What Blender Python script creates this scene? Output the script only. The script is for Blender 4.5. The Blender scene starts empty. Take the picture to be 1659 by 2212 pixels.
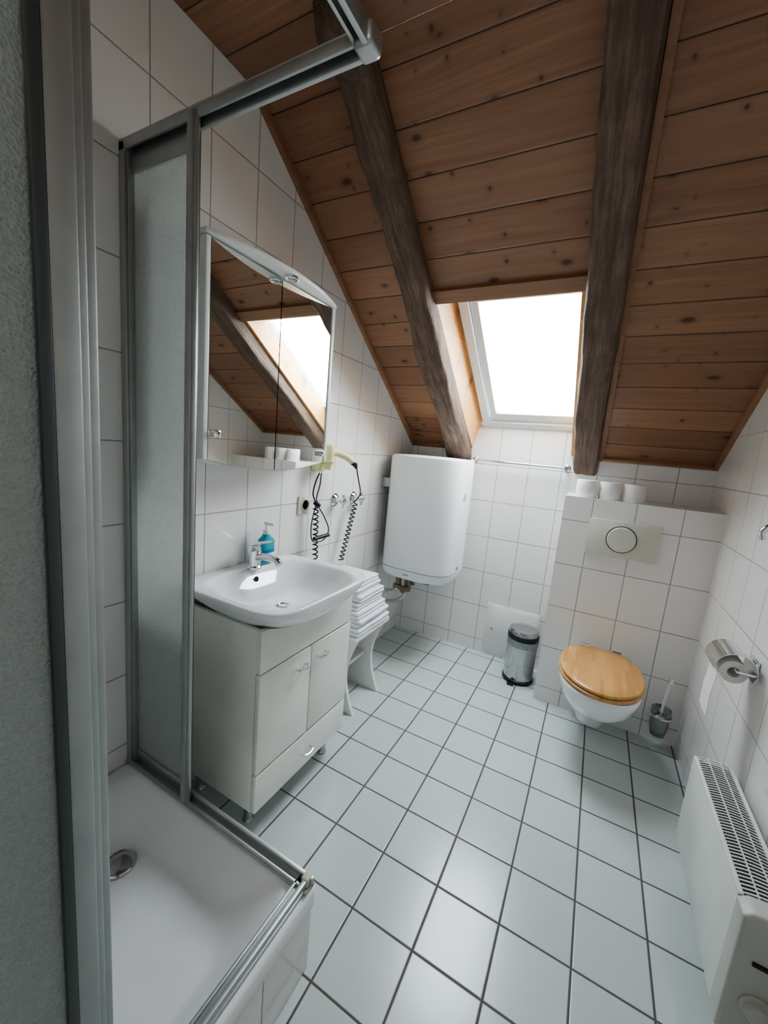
import bpy, bmesh, math, random
from mathutils import Vector, Matrix, noise
random.seed(4)
SC=bpy.context.scene
COL=SC.collection
pi=math.pi
# ------------------------------------------------------------ node helpers
class NT:
    def __init__(s,name):
        s.m=bpy.data.materials.new(name); s.m.use_nodes=True
        s.t=s.m.node_tree; s.t.nodes.clear()
        s.o=s.t.nodes.new('ShaderNodeOutputMaterial')
        s.b=s.t.nodes.new('ShaderNodeBsdfPrincipled')
        s.t.links.new(s.b.outputs[0],s.o.inputs[0])
    def n(s,typ,**k):
        nd=s.t.nodes.new(typ)
        for a,b in k.items(): setattr(nd,a,b)
        return nd
    def put(s,sock,v):
        if hasattr(v,'is_linked') or isinstance(v,bpy.types.NodeSocket): s.t.links.new(v,sock)
        else:
            if isinstance(v,(tuple,list)) and len(v)==3 and sock.type=='RGBA': v=(*v,1)
            sock.default_value=v
    def math(s,op,a,b=0.0,c=0.0,clamp=False):
        nd=s.n('ShaderNodeMath',operation=op,use_clamp=clamp)
        s.put(nd.inputs[0],a); s.put(nd.inputs[1],b); s.put(nd.inputs[2],c)
        return nd.outputs[0]
    def mr(s,v,a,b,c=0.0,d=1.0):
        nd=s.n('ShaderNodeMapRange'); s.put(nd.inputs[0],v); s.put(nd.inputs[1],a); s.put(nd.inputs[2],b); s.put(nd.inputs[3],c); s.put(nd.inputs[4],d)
        return nd.outputs[0]
    def mix(s,f,a,b,bt='MIX'):
        nd=s.n('ShaderNodeMix',data_type='RGBA',blend_type=bt)
        s.put(nd.inputs[0],f); s.put(nd.inputs[6],a); s.put(nd.inputs[7],b)
        return nd.outputs[2]
    def ramp(s,f,stops):
        nd=s.n('ShaderNodeValToRGB'); e=nd.color_ramp.elements
        e[0].position=stops[0][0]; e[0].color=(*stops[0][1],1)
        e[1].position=stops[-1][0]; e[1].color=(*stops[-1][1],1)
        for p,c in stops[1:-1]:
            x=e.new(p); x.color=(*c,1)
        s.put(nd.inputs[0],f); return nd.outputs[0]
    def xyz(s,vec):
        nd=s.n('ShaderNodeSeparateXYZ'); s.put(nd.inputs[0],vec); return nd.outputs
    def comb(s,a,b,c):
        nd=s.n('ShaderNodeCombineXYZ'); s.put(nd.inputs[0],a); s.put(nd.inputs[1],b); s.put(nd.inputs[2],c); return nd.outputs[0]
    def noise(s,vec,scale,detail=3,rough=.5):
        nd=s.n('ShaderNodeTexNoise'); s.put(nd.inputs['Vector'],vec); nd.inputs['Scale'].default_value=scale
        nd.inputs['Detail'].default_value=detail; nd.inputs['Roughness'].default_value=rough; return nd.outputs[0]
    def bump(s,h,strength=.3,dist=.01,normal=None):
        nd=s.n('ShaderNodeBump'); nd.inputs['Strength'].default_value=strength; nd.inputs['Distance'].default_value=dist
        s.put(nd.inputs['Height'],h)
        if normal is not None: s.put(nd.inputs['Normal'],normal)
        s.t.links.new(nd.outputs[0],s.b.inputs['Normal']); return nd.outputs[0]
    def pos(s): return s.n('ShaderNodeNewGeometry').outputs['Position']
    def obj(s): return s.n('ShaderNodeTexCoord').outputs['Object']
def plain(name,col,rough=.4,metal=0.0,nscale=0,namt=.05,bumpamt=0,coat=0,alpha=None,trans=0,ior=1.45):
    k=NT(name); b=k.b
    b.inputs['Roughness'].default_value=rough; b.inputs['Metallic'].default_value=metal
    b.inputs['Coat Weight'].default_value=coat; b.inputs['IOR'].default_value=ior
    b.inputs['Transmission Weight'].default_value=trans
    sc=nscale or 6
    n=k.noise(k.pos(),sc,3)
    lo=tuple(c*(1-namt) for c in col); hi=tuple(min(1,c*(1+namt)) for c in col)
    k.put(b.inputs['Base Color'],k.ramp(n,[(.3,lo),(.7,hi)]))
    if bumpamt: k.bump(n,bumpamt,.003)
    return k.m
def tile(name,ua,va,uo,vo,w,h,mw,col,grout,rough=.13,var=.03,bump=.35,bw=.0015,soft=.0012,wav=.55):
    k=NT(name); p=k.xyz(k.pos())
    u=k.math('DIVIDE',k.math('SUBTRACT',p[ua],uo),w); v=k.math('DIVIDE',k.math('SUBTRACT',p[va],vo),h)
    fu=k.math('FRACT',u); fv=k.math('FRACT',v)
    du=k.math('MULTIPLY',k.math('MINIMUM',fu,k.math('SUBTRACT',1.0,fu)),w)
    dv=k.math('MULTIPLY',k.math('MINIMUM',fv,k.math('SUBTRACT',1.0,fv)),h)
    d=k.math('MINIMUM',du,dv)
    mask=k.mr(d,mw*.5,mw*.5+soft)
    wn=k.n('ShaderNodeTexWhiteNoise',noise_dimensions='2D')
    k.put(wn.inputs['Vector'],k.comb(k.math('FLOOR',u),k.math('FLOOR',v),0.0))
    cloud=k.noise(k.pos(),9,4)
    f=k.math('MULTIPLY_ADD',wn.outputs['Value'],.6,k.math('MULTIPLY',cloud,.5))
    c=k.mix(f,tuple(x*(1-var) for x in col),tuple(min(1,x*(1+var)) for x in col))
    gn=k.noise(k.pos(),40,2)
    g=k.mix(gn,tuple(x*.75 for x in grout),tuple(x*1.2 for x in grout))
    k.put(k.b.inputs['Base Color'],k.mix(mask,g,c))
    k.put(k.b.inputs['Roughness'],k.mr(mask,0,1,.8,rough))
    h2=k.mr(d,mw*.4,mw*.5+.003)
    hh=k.math('ADD',h2,k.math('MULTIPLY',k.noise(k.pos(),14,2),wav))
    k.bump(hh,bump,bw)
    return k.m
def boards(name,ctint,wd=.146,xoff=0,axis=(0,1),rough=.40,knots=True,groove=True,seed=0,src='obj',dark=(.085,.042,.028)):
    k=NT(name); co=k.obj() if src=='obj' else k.pos(); p=k.xyz(co)
    x=p[axis[0]]; y=k.math('ADD',p[axis[1]],xoff)
    v=k.math('DIVIDE',y,wd); row=k.math('FLOOR',v); fv=k.math('FRACT',v)
    wn=k.n('ShaderNodeTexWhiteNoise',noise_dimensions='1D'); k.put(wn.inputs['W'],k.math('ADD',row,seed+3.7))
    r=wn.outputs['Value']
    xs=k.math('ADD',x,k.math('MULTIPLY',r,13.0))
    warp=k.noise(k.comb(k.math('MULTIPLY',xs,1.5),k.math('MULTIPLY',y,5.0),r),1.0,2)
    grain=k.noise(k.comb(k.math('MULTIPLY',xs,2.2),k.math('MULTIPLY_ADD',warp,3.0,k.math('MULTIPLY',y,60.0)),k.math('MULTIPLY',r,9.0)),1.0,4,.6)
    c1,c2,c3=ctint
    col=k.ramp(grain,[(.22,c1),(.5,c2),(.8,c3)])
    col=k.mix(k.mr(r,0,.5,.6,.0),col,tuple(a*.72 for a in c2))
    col=k.mix(k.mr(r,.5,1,.0,.5),col,c3)
    big=k.noise(k.comb(k.math('MULTIPLY',xs,.8),k.math('MULTIPLY',y,2.0),0.0),1.5,2)
    col=k.mix(k.mr(big,.3,.7,.0,.3),col,tuple(a*.72 for a in c1))
    if knots:
        for sx,off,smax in ((3.6,0.0,.085),(7.5,7.3,.06)):
            vo=k.n('ShaderNodeTexVoronoi',voronoi_dimensions='2D',feature='F1'); vo.inputs['Scale'].default_value=1.0
            k.put(vo.inputs['Vector'],k.comb(k.math('MULTIPLY_ADD',xs,sx,off),k.math('MULTIPLY_ADD',v,.95,off),0.0))
            dist=vo.outputs['Distance']
            cr=k.xyz(vo.outputs['Color'])[0]
            size=k.mr(cr,.3,1.0,.0,smax)
            dd=k.math('SUBTRACT',dist,size)
            kn=k.mr(dd,-.025,.018,.9,0); halo=k.mr(dd,.0,.10,.45,0)
            has=k.mr(cr,.3,.4,0,1)
            col=k.mix(k.math('MULTIPLY',halo,has),col,tuple(a*.48 for a in c2))
            col=k.mix(k.math('MULTIPLY',kn,has),col,dark)
    h=grain
    if groove:
        d=k.math('MULTIPLY',k.math('MINIMUM',fv,k.math('SUBTRACT',1.0,fv)),wd)
        g=k.mr(d,.0008,.0028)
        col=k.mix(g,(.03,.015,.011),col)
        h=k.math('ADD',k.mr(d,.0,.006),k.math('MULTIPLY',grain,.08))
    else: h=k.math('MULTIPLY',grain,.2)
    k.put(k.b.inputs['Base Color'],col)
    k.b.inputs['Roughness'].default_value=rough
    k.bump(h,.5,.005)
    return k.m
# ------------------------------------------------------------ materials
WT=(.84,.82,.80); GR=(.40,.37,.35)
M={}
M['tl']=tile('wall_tile_left',1,2,.177,.09,.2,.25,.003,WT,GR)
M['tb']=tile('wall_tile_back',0,2,-.01,.09,.2,.25,.003,WT,GR)
M['tx']=tile('wall_tile_box',0,2,-.003,.09,.2,.25,.003,WT,GR)
M['tr']=tile('wall_tile_right',1,2,.17,.09,.2,.25,.003,WT,GR)
M['tbs']=tile('box_side_tile',1,2,.206,.09,.2,.25,.003,WT,GR)
M['top']=tile('box_top_tile',0,1,-.003,2.406,.2,.40,.003,WT,GR)
M['skirt_x']=tile('skirt_tile_x',1,2,.155,.0,.2,.25,.003,WT,GR)
M['skirt_y']=tile('skirt_tile_y',0,2,.12,.0,.2,.25,.003,WT,GR)
M['fl']=tile('floor_tile',0,1,-.058,.106,.2,.2,.0045,(.565,.618,.606),(.115,.10,.10),rough=.22,var=.06,bump=.4,soft=.002,wav=.25)
M['white_plaster']=plain('white_plaster',(.75,.74,.72),.8,nscale=30,bumpamt=.1)
pine=((.235,.111,.061),(.342,.173,.098),(.44,.243,.145))
M['ceil']=boards('ceiling_pine',pine)
M['ceilflat']=boards('ceiling_pine_flat',pine,seed=40)
M['lath']=boards('pine_lath',((.25,.125,.065),(.36,.19,.105),(.44,.24,.135)),wd=5,groove=False,knots=False,src='pos')
M['reveal']=boards('pine_reveal',((.62,.31,.11),(.78,.43,.17),(.86,.54,.26)),wd=.5,groove=False,knots=True,axis=(1,2),dark=(.35,.15,.05))
k=NT('old_beam_wood'); p=k.xyz(k.pos())
al=k.math('ADD',k.math('MULTIPLY',p[1],.82),k.math('MULTIPLY',p[2],-.57))
g=k.noise(k.comb(k.math('MULTIPLY',p[0],52.0),k.math('MULTIPLY',al,3.2),k.math('MULTIPLY',k.math('ADD',p[2],k.math('MULTIPLY',p[1],.697)),52.0)),1.0,6,.72)
bg=k.noise(k.pos(),9,5,.65)
c=k.ramp(g,[(.3,(.085,.053,.038)),(.5,(.195,.126,.090)),(.72,(.34,.24,.175))])
c=k.mix(k.mr(bg,.38,.65,0,.55),c,(.105,.067,.052))
k.put(k.b.inputs['Base Color'],c); k.b.inputs['Roughness'].default_value=.65; k.bump(k.math('ADD',g,k.math('MULTIPLY',bg,.9)),.9,.016); M['beam']=k.m
M['white']=plain('white_lacquer',(.82,.82,.79),.3)
M['cream']=plain('cream_lacquer',(.83,.83,.765),.28,coat=.2)
M['ceramic']=plain('white_ceramic',(.89,.89,.90),.06,coat=.6)
M['acryl']=plain('tray_acrylic',(.85,.86,.86),.25,namt=.02)
M['enamel']=plain('heater_enamel',(.86,.88,.89),.25,namt=.01)
M['alu']=plain('brushed_aluminium',(.45,.47,.46),.42,.85,nscale=20)
M['alud']=plain('dark_aluminium',(.10,.11,.11),.4,.6)
M['chrome']=plain('chrome',(.78,.79,.80),.08,1.0,namt=.01)
M['steel']=plain('polished_steel',(.50,.50,.51),.16,1.0,namt=.03)
M['brass']=plain('aged_brass',(.25,.20,.15),.4,.9,namt=.2)
M['black']=plain('black_plastic',(.012,.012,.013),.35)
M['darkgap']=plain('dark_inside',(.02,.02,.02),.8)
M['beige']=plain('beige_plastic',(.67,.665,.59),.35)
M['joint']=plain('ivory_joint_plastic',(.62,.61,.50),.45)
M['sock']=plain('ivory_plastic',(.74,.72,.60),.35)
M['yellow']=plain('pale_yellow_plastic',(.80,.75,.42),.35)
M['towel']=plain('towel_cotton',(.82,.83,.89),.95,nscale=220,namt=.10,bumpamt=.8)
M['paper']=plain('tissue_paper',(.80,.78,.76),.95,nscale=120,namt=.04,bumpamt=.4)
M['card']=plain('cardboard',(.45,.36,.27),.9)
M['rubber']=plain('grey_seal',(.30,.31,.30),.6)
M['pump']=plain('white_pump_plastic',(.85,.87,.86),.3)
M['label']=plain('blue_label',(.02,.16,.42),.4)
M['labelw']=plain('white_label',(.75,.85,.88),.4)
M['soap']=plain('teal_soap',(.05,.50,.58),.15,trans=.35)
M['plasticbag']=plain('bin_liner_plastic',(.5,.52,.55),.3,nscale=60,namt=.2,bumpamt=.8,trans=.5)
M['radiator']=plain('radiator_enamel',(.75,.77,.73),.25)
M['radcap']=plain('radiator_cap_grey',(.50,.50,.46),.4)
M['doorgasket']=plain('white_window_frame',(.78,.84,.88),.35)
k=NT('mirror_silver'); k.b.inputs['Metallic'].default_value=1; k.b.inputs['Roughness'].default_value=.015
k.put(k.b.inputs['Base Color'],k.ramp(k.noise(k.pos(),3,2),[(.2,(.84,.86,.84)),(.8,(.86,.88,.86))])); M['mirror']=k.m
def frosted(name,col,rough):
    k=NT(name); k.t.nodes.remove(k.b)
    vo=k.n('ShaderNodeTexVoronoi'); vo.inputs['Scale'].default_value=300; k.put(vo.inputs['Vector'],k.pos())
    h=k.math('ADD',vo.outputs['Distance'],k.noise(k.pos(),130,3))
    bp=k.n('ShaderNodeBump'); bp.inputs['Strength'].default_value=.75; bp.inputs['Distance'].default_value=.002; k.put(bp.inputs['Height'],h)
    cc=k.mix(k.mr(h,.5,1.3,0,1),tuple(c_*.87 for c_ in col),col)
    tl=k.n('ShaderNodeBsdfTranslucent'); df=k.n('ShaderNodeBsdfDiffuse'); gl=k.n('ShaderNodeBsdfGlossy'); rf=k.n('ShaderNodeBsdfRefraction')
    gl.inputs['Roughness'].default_value=.22; rf.inputs['Roughness'].default_value=rough; rf.inputs['IOR'].default_value=1.04
    for n_ in (tl,df,rf): k.put(n_.inputs['Color'],cc)
    for n_ in (tl,df,gl,rf): k.t.links.new(bp.outputs[0],n_.inputs['Normal'])
    def mx(f,a,b):
        m_=k.n('ShaderNodeMixShader'); m_.inputs[0].default_value=f; k.t.links.new(a.outputs[0],m_.inputs[1]); k.t.links.new(b.outputs[0],m_.inputs[2]); return m_
    fin=mx(.10,mx(.58,mx(.42,tl,df),rf),gl)
    k.t.links.new(fin.outputs[0],k.o.inputs[0]); return k.m
M['frost']=frosted('frosted_acrylic',(.84,.87,.855),.24)
k=NT('clear_pane'); tr=k.n('ShaderNodeBsdfTransparent'); gl=k.n('ShaderNodeBsdfGlossy'); gl.inputs['Roughness'].default_value=.02
mx=k.n('ShaderNodeMixShader'); mx.inputs[0].default_value=.05
k.t.links.new(tr.outputs[0],mx.inputs[1]); k.t.links.new(gl.outputs[0],mx.inputs[2]); k.t.links.new(mx.outputs[0],k.o.inputs[0]); M['pane']=k.m
k=NT('clear_cup'); tr=k.n('ShaderNodeBsdfTransparent'); tr.inputs[0].default_value=(.76,.79,.78,1); gl=k.n('ShaderNodeBsdfGlossy'); gl.inputs['Roughness'].default_value=.08
mx=k.n('ShaderNodeMixShader'); lw=k.n('ShaderNodeLayerWeight'); lw.inputs[0].default_value=.30
k.t.links.new(lw.outputs['Facing'],mx.inputs[0])
k.t.links.new(tr.outputs[0],mx.inputs[1]); k.t.links.new(gl.outputs[0],mx.inputs[2]); k.t.links.new(mx.outputs[0],k.o.inputs[0]); M['cup']=k.m
k=NT('bamboo_lid'); p=k.xyz(k.pos())
r_=k.math('FLOOR',k.math('DIVIDE',p[0],.018)); wn=k.n('ShaderNodeTexWhiteNoise',noise_dimensions='2D')
k.put(wn.inputs['Vector'],k.comb(r_,k.math('FLOOR',k.math('MULTIPLY_ADD',r_,.37,k.math('DIVIDE',p[1],.22))),0.0))
gr=k.noise(k.comb(k.math('MULTIPLY',p[0],260.0),k.math('MULTIPLY',p[1],8.0),0.0),1.0,3)
c=k.mix(wn.outputs['Value'],(.55,.27,.085),(.72,.42,.16)); c=k.mix(k.mr(gr,.3,.7,0,.4),c,(.44,.20,.06))
k.put(k.b.inputs['Base Color'],c); k.b.inputs['Roughness'].default_value=.3; k.b.inputs['Coat Weight'].default_value=.2; M['bamboo']=k.m
# ------------------------------------------------------------ mesh helpers
def bm_box(x0,x1,y0,y1,z0,z1,bev=0,seg=2):
    b=bmesh.new(); bmesh.ops.create_cube(b,size=1)
    for v in b.verts: v.co=Vector(((x0+x1)/2+v.co.x*(x1-x0),(y0+y1)/2+v.co.y*(y1-y0),(z0+z1)/2+v.co.z*(z1-z0)))
    if bev: bmesh.ops.bevel(b,geom=b.edges[:],offset=bev,segments=seg,profile=.5,affect='EDGES')
    return b
def merge(*bs):
    o=bmesh.new()
    for b in bs:
        me=bpy.data.meshes.new('tmp'); b.to_mesh(me); o.from_mesh(me); bpy.data.meshes.remove(me); b.free()
    return o
def bm_loft(rings,cap=True,closed=False):
    b=bmesh.new(); R=[[b.verts.new(p) for p in r] for r in rings]; n=len(R[0])
    for i in range(len(R)-(0 if closed else 1)):
        A=R[i];B=R[(i+1)%len(R)]
        for j in range(n): b.faces.new((A[j],A[(j+1)%n],B[(j+1)%n],B[j]))
    if cap and not closed: b.faces.new(R[0][::-1]); b.faces.new(R[-1])
    bmesh.ops.recalc_face_normals(b,faces=b.faces[:]); return b
def frame_for(ax):
    ax=Vector(ax).normalized(); u=ax.orthogonal().normalized(); return ax,u,ax.cross(u)
def bm_lathe(prof,c,ax=(0,0,1),seg=40,cap=True):
    a,u,v=frame_for(ax); c=Vector(c)
    return bm_loft([[c+a*z+(u*math.cos(t*2*pi/seg)+v*math.sin(t*2*pi/seg))*max(r,1e-4) for t in range(seg)] for r,z in prof],cap)
def bm_cyl(p0,p1,r,seg=24,bev=0):
    p0=Vector(p0);p1=Vector(p1);L=(p1-p0).length
    pr=[(r-bev,0),(r,bev),(r,L-bev),(r-bev,L)] if bev else [(r,0),(r,L)]
    return bm_lathe(pr,p0,p1-p0,seg)
def bm_tube(pts,r,seg=10,closed=False,rs=None):
    P=[Vector(p) for p in pts]; rings=[]; n=len(P)
    t0=(P[1]-P[0]).normalized(); u=t0.orthogonal().normalized()
    for i in range(n):
        t=(P[min(i+1,n-1)]-P[max(i-1,0)]).normalized() if not closed else (P[(i+1)%n]-P[i-1]).normalized()
        u=(u-t*u.dot(t)).normalized(); v=t.cross(u); rr=rs[i] if rs else r
        rings.append([P[i]+(u*math.cos(a*2*pi/seg)+v*math.sin(a*2*pi/seg))*rr for a in range(seg)])
    return bm_loft(rings,not closed,closed)
def smooth_path(pts,n=8):
    P=[Vector(p) for p in pts]; P=[2*P[0]-P[1]]+P+[2*P[-1]-P[-2]]; out=[]
    for i in range(1,len(P)-2):
        for k_ in range(n):
            t=k_/n; a,b_,c,d=P[i-1],P[i],P[i+1],P[i+2]
            out.append(.5*((2*b_)+(-a+c)*t+(2*a-5*b_+4*c-d)*t*t+(-a+3*b_-3*c+d)*t**3))
    out.append(P[-2]); return out
def bm_prism(poly,axis,a0,a1,bev=0,seg=2):
    def mk(p,a):
        if axis=='X': return Vector((a,p[0],p[1]))
        if axis=='Y': return Vector((p[0],a,p[1]))
        return Vector((p[0],p[1],a))
    b=bmesh.new(); A=[b.verts.new(mk(p,a0)) for p in poly]; B=[b.verts.new(mk(p,a1)) for p in poly]
    b.faces.new(A[::-1]); b.faces.new(B); n=len(poly)
    for i in range(n): b.faces.new((A[i],A[(i+1)%n],B[(i+1)%n],B[i]))
    bmesh.ops.recalc_face_normals(b,faces=b.faces[:])
    if bev:
        es=[e for e in b.edges if (e.verts[0] in A and e.verts[1] in A) or (e.verts[0] in B and e.verts[1] in B)]
        bmesh.ops.bevel(b,geom=es,offset=bev,segments=seg,profile=.5,affect='EDGES')
    return b
def sup(cx,cy,a,b,n,z,seg=64):
    out=[]
    for i in range(seg):
        t=2*pi*i/seg; c=math.cos(t); s=math.sin(t)
        out.append(Vector((cx+a*math.copysign(abs(c)**(2/n),c),cy+b*math.copysign(abs(s)**(2/n),s),z)))
    return out
def to_obj(bm,name,mat,loc=(0,0,0),parent=None,smooth=True,ang=35,label=None):
    loc=Vector(loc)
    for v in bm.verts: v.co-=loc
    me=bpy.data.meshes.new(name); bm.to_mesh(me); bm.free()
    if smooth:
        me.polygons.foreach_set('use_smooth',[True]*len(me.polygons)); me.set_sharp_from_angle(angle=math.radians(ang))
    me.materials.append(M[mat] if isinstance(mat,str) else mat)
    o=bpy.data.objects.new(name,me); COL.objects.link(o)
    if parent: o.parent=parent
    else: o.location=loc
    if label: o['label']=label
    return o
class Thing:
    def __init__(s,name,label,cat,loc,group=None,kind=None):
        s.loc=Vector(loc); s.e=bpy.data.objects.new(name,None); s.e.empty_display_size=.05; COL.objects.link(s.e); s.e.location=s.loc
        if label: s.e['label']=label
        if cat: s.e['category']=cat
        if group: s.e['group']=group
        if kind: s.e['kind']=kind
    def p(s,name,bm,mat,parent=None,label=None,ang=35,smooth=True):
        o=to_obj(bm,name,mat,s.loc,parent or s.e,smooth,ang,label); return o
def struct(name,bm,mat,smooth=False):
    o=to_obj(bm,name,mat,(0,0,0),None,smooth); o['kind']='structure'; return o
def solo(name,bm,mat,label,cat,loc,group=None,ang=35):
    o=to_obj(bm,name,mat,loc,None,True,ang); o['label']=label; o['category']=cat
    if group:o['group']=group
    return o
# ------------------------------------------------------------ shell
XL,XR,YB=-1.25,.556,2.766
TAN=.697; CO=.8204; SI=.5718
def S(y): return 1.443+(YB-y)*TAN
YF=1.147; ZF=S(YF)
struct('floor',bm_box(XL-.1,XR+.1,-1.4,YB+.1,-.1,0),'fl')
side=[(-1.4,0),(YB+.1,0),(YB+.1,1.44),(YB,1.46),(YF,ZF+.02),(-1.4,ZF+.02)]
struct('wall_left',bm_prism(side,'X',XL-.1,XL),'tl')
struct('wall_right',bm_prism(side,'X',XR,XR+.1),'tr')
OX0,OX1=-.80,-.15
struct('wall_back',bm_prism([(XL,0),(XR,0),(XR,1.45),(OX1,1.45),(OX1,1.60),(OX0,1.60),(OX0,1.45),(XL,1.45)],'Y',YB,YB+.06),'tb')
struct('wall_front',bm_box(XL,XR,-1.4,-1.3,0,ZF),'white_plaster')
struct('wall_partition',bm_box(XL,-.44,-.16,-.08,0,ZF),'tb')
def slope_obj(name,boxes,mat):
    bs=[bm_box(-x1,-x0,s0,s1,n0,n1) for x0,x1,s0,s1,n0,n1 in boxes]
    o=to_obj(merge(*bs),name,mat,(0,0,0),None,False)
    o.matrix_world=Matrix(((-1,0,0,0),(0,-CO,SI,YB),(0,SI,CO,1.443),(0,0,0,1)))
    return o
def rot(b):
    mt=Matrix(((-1,0,0,0),(0,-CO,SI,YB),(0,SI,CO,1.443),(0,0,0,1)))
    for v in b.verts: v.co=mt@v.co
    return b
def sl(x0,x1,s0,s1,n0,n1,bev=0): return rot(bm_box(-x1,-x0,s0,s1,n0,n1,bev))
SF=(YB-YF)/CO; SO=1.129
o=slope_obj('ceiling',[(XL,OX0,-.12,SF,0,.03),(OX1,XR,-.12,SF,0,.03),(OX0,OX1,SO,SF,0,.03)],'ceil'); o['kind']='structure'
o=struct('ceiling.001',bm_box(XL,XR,-1.4,YF,ZF,ZF+.03),'ceilflat')
T=1
def trim(bm,mat):
    global T
    o=struct('trim_%d'%T,bm,mat); T+=1; return o
def hexa(pts):
    b=bmesh.new(); v=[b.verts.new(p) for p in pts]
    for f in ((0,3,2,1),(4,5,6,7),(0,1,5,4),(1,2,6,5),(2,3,7,6),(3,0,4,7)): b.faces.new([v[i] for i in f])
    bmesh.ops.recalc_face_normals(b,faces=b.faces[:]); return b
trim(rot(hexa([Vector(p) for p in [(.80,-.05,0),(.80,SO,0),(.83,SO,0),(.83,-.05,0),(.740,-.05,.19),(.740,SO,.19),(.80,SO,.19),(.80,-.05,.19)]])),'reveal')
trim(sl(-.172,-.15,.0,SO,.0,.19),'reveal')
trim(sl(OX0,OX1,SO,SO+.03,.03,.19),'reveal')
trim(bm_box(OX0,OX1,YB,2.95,1.6005,1.606),'white')
trim(sl(XL,XL+.022,-.0,SF,-.022,-.001),'lath'); trim(sl(XR-.022,XR,-.0,SF,-.022,-.001),'lath')
trim(sl(OX0,OX1,SO-.012,SO+.05,-.02,-.001),'lath')
trim(sl(-.017,.006,.0,SF,-.022,-.001),'lath')
trim(sl(XL+.03,-.98,-.0,.02,-.02,-.001),'lath')
trim(sl(.01,XR-.025,-.0,.02,-.02,-.001),'lath')
# window
w=Thing('window_1',None,None,(-.47,2.3,1.9),kind='structure')
fr=merge(sl(-.740,-.69,.06,SO+.05,.12,.185,.004),sl(-.172,-.15,.06,SO+.05,.14,.185,.003),sl(-.69,-.172,.06,.135,.12,.185,.004),sl(-.69,-.172,1.06,SO+.05,.12,.185,.004))
w.p('frame',fr,'doorgasket')
sa=merge(sl(-.685,-.645,.14,1.05,.135,.19,.004),sl(-.645,-.175,.14,.205,.135,.19,.004),sl(-.645,-.175,1.0,1.055,.135,.19,.004))
w.p('sash',sa,'doorgasket')
w.p('glass_pane',sl(-.645,-.175,.2,1.0,.16,.166),'pane')
# beams
def beam(label,xl,xr,y0,y1,depth,seedv,flat_to=None,amp=1.0):
    rings=[]; ys=[y0+(y1-y0)*i/80 for i in range(81)]
    st=[(y,S(y)) for y in ys]
    if flat_to is not None:
        for i in range(1,7): st.append((y1+(flat_to-y1)*i/6,ZF))
    for i,(y,z) in enumerate(st):
        t=min(1,(y0-y)/(y0-y1)); a=xl(t); b_=xr(t); d=depth
        if flat_to is not None and i>=len(st)-2: d=depth*(.8 if i==len(st)-2 else .45)
        r=.020+.012*noise.noise(Vector((seedv,y*4,0))); zt=z-.002
        cs=[(a,zt),(a,z-d+r),(a+r*.4,z-d+r*.3),(a+r,z-d)]+[(a+r+(b_-a-2*r)*q/5,z-d) for q in range(1,5)]+[(b_-r,z-d),(b_-r*.4,z-d+r*.3),(b_,z-d+r),(b_,zt)]
        ring=[]
        for j,(x,zz) in enumerate(cs):
            nv=(noise.noise(Vector((x*6+seedv,y*3,zz*3)))*.012+noise.noise(Vector((x*25+seedv,y*13,zz*9)))*.008)*amp
            dz=nv if 0<j<len(cs)-1 else 0
            left=-1 if j<len(cs)/2 else 1
            dx=(noise.noise(Vector((seedv+9+left*3,y*2.3,.2)))*.012+noise.noise(Vector((seedv+left*5,y*11,zz*4)))*.006)*amp if (0<j<len(cs)-1) else 0
            ring.append(Vector((x+dx,y,zz+dz)))
        rings.append(ring)
    return solo('ceiling_beam',bm_loft(rings),'beam',label,'beam',((xl(0)+xr(0))/2,y0,S(y0)-depth),ang=60)
beam('slightly crooked dark weathered timber rafter beside the skylight opening',lambda t:-.968+.085*t,lambda t:-.805+.03*t,YB-.003,YF,.11,1.0,flat_to=1.0,amp=1.5)
beam('straight dark weathered timber rafter beside the skylight opening',lambda t:-.15-.005*t,lambda t:-.018,YB-.003,YF,.11,7.0,amp=.85)
# ------------------------------------------------------------ WC box
BX0,BY0,BZ=-.145,2.406,1.222
wc=struct('wall_cistern',bm_box(BX0,XR,BY0,YB,0,BZ),'tx')
wc.data.materials.append(M['tbs']); wc.data.materials.append(M['top'])
for f in wc.data.polygons:
    if abs(f.normal.x)>.5: f.material_index=1
    if abs(f.normal.z)>.5: f.material_index=2
fp=Thing('flush_plate','beige plastic flush plate with round button on tiled boxing','flush plate',(.155,BY0,1.025))
fp.p('plate',bm_box(-.005,.32,BY0-.014,BY0,.93,1.122,.004),'beige')
fp.p('button',bm_lathe([(.076,-.001),(.076,.004),(.071,.004),(.070,-.0),(.067,.0),(.066,.010),(.062,.014),(.0,.015)],(.152,BY0-.014,1.028),(0,-1,0)),'beige',ang=25)
ap=Thing('access_panel','white metal inspection hatch with latch in the tiled wall','access panel',(-.375,YB,.2))
ap.p('frame',merge(bm_box(-.55,-.20,YB-.006,YB,.03,.38,.002)),'white')
ap.p('door',bm_box(-.538,-.212,YB-.010,YB-.006,.042,.368,.0015),'white')
ap.p('latch',bm_lathe([(.010,0),(.010,.002),(.004,.004)],(-.50,YB-.010,.20),(0,-1,0),20),'steel')
tr=Thing('towel_rail','thin chrome towel rail on the tiled wall under the skylight','towel rail',(-.45,YB,1.36))
tr.p('rod',bm_cyl((-.78,2.705,1.365),(-.165,2.705,1.365),.007,16),'chrome')
for x in (-.765,-.18):
    tr.p('bracket',bm_lathe([(.020,0),(.020,.006),(.009,.012),(.009,.05),(.014,.053),(.014,.068),(.001,.070)],(x,YB,1.365),(0,-1,0),24),'chrome')
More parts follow.
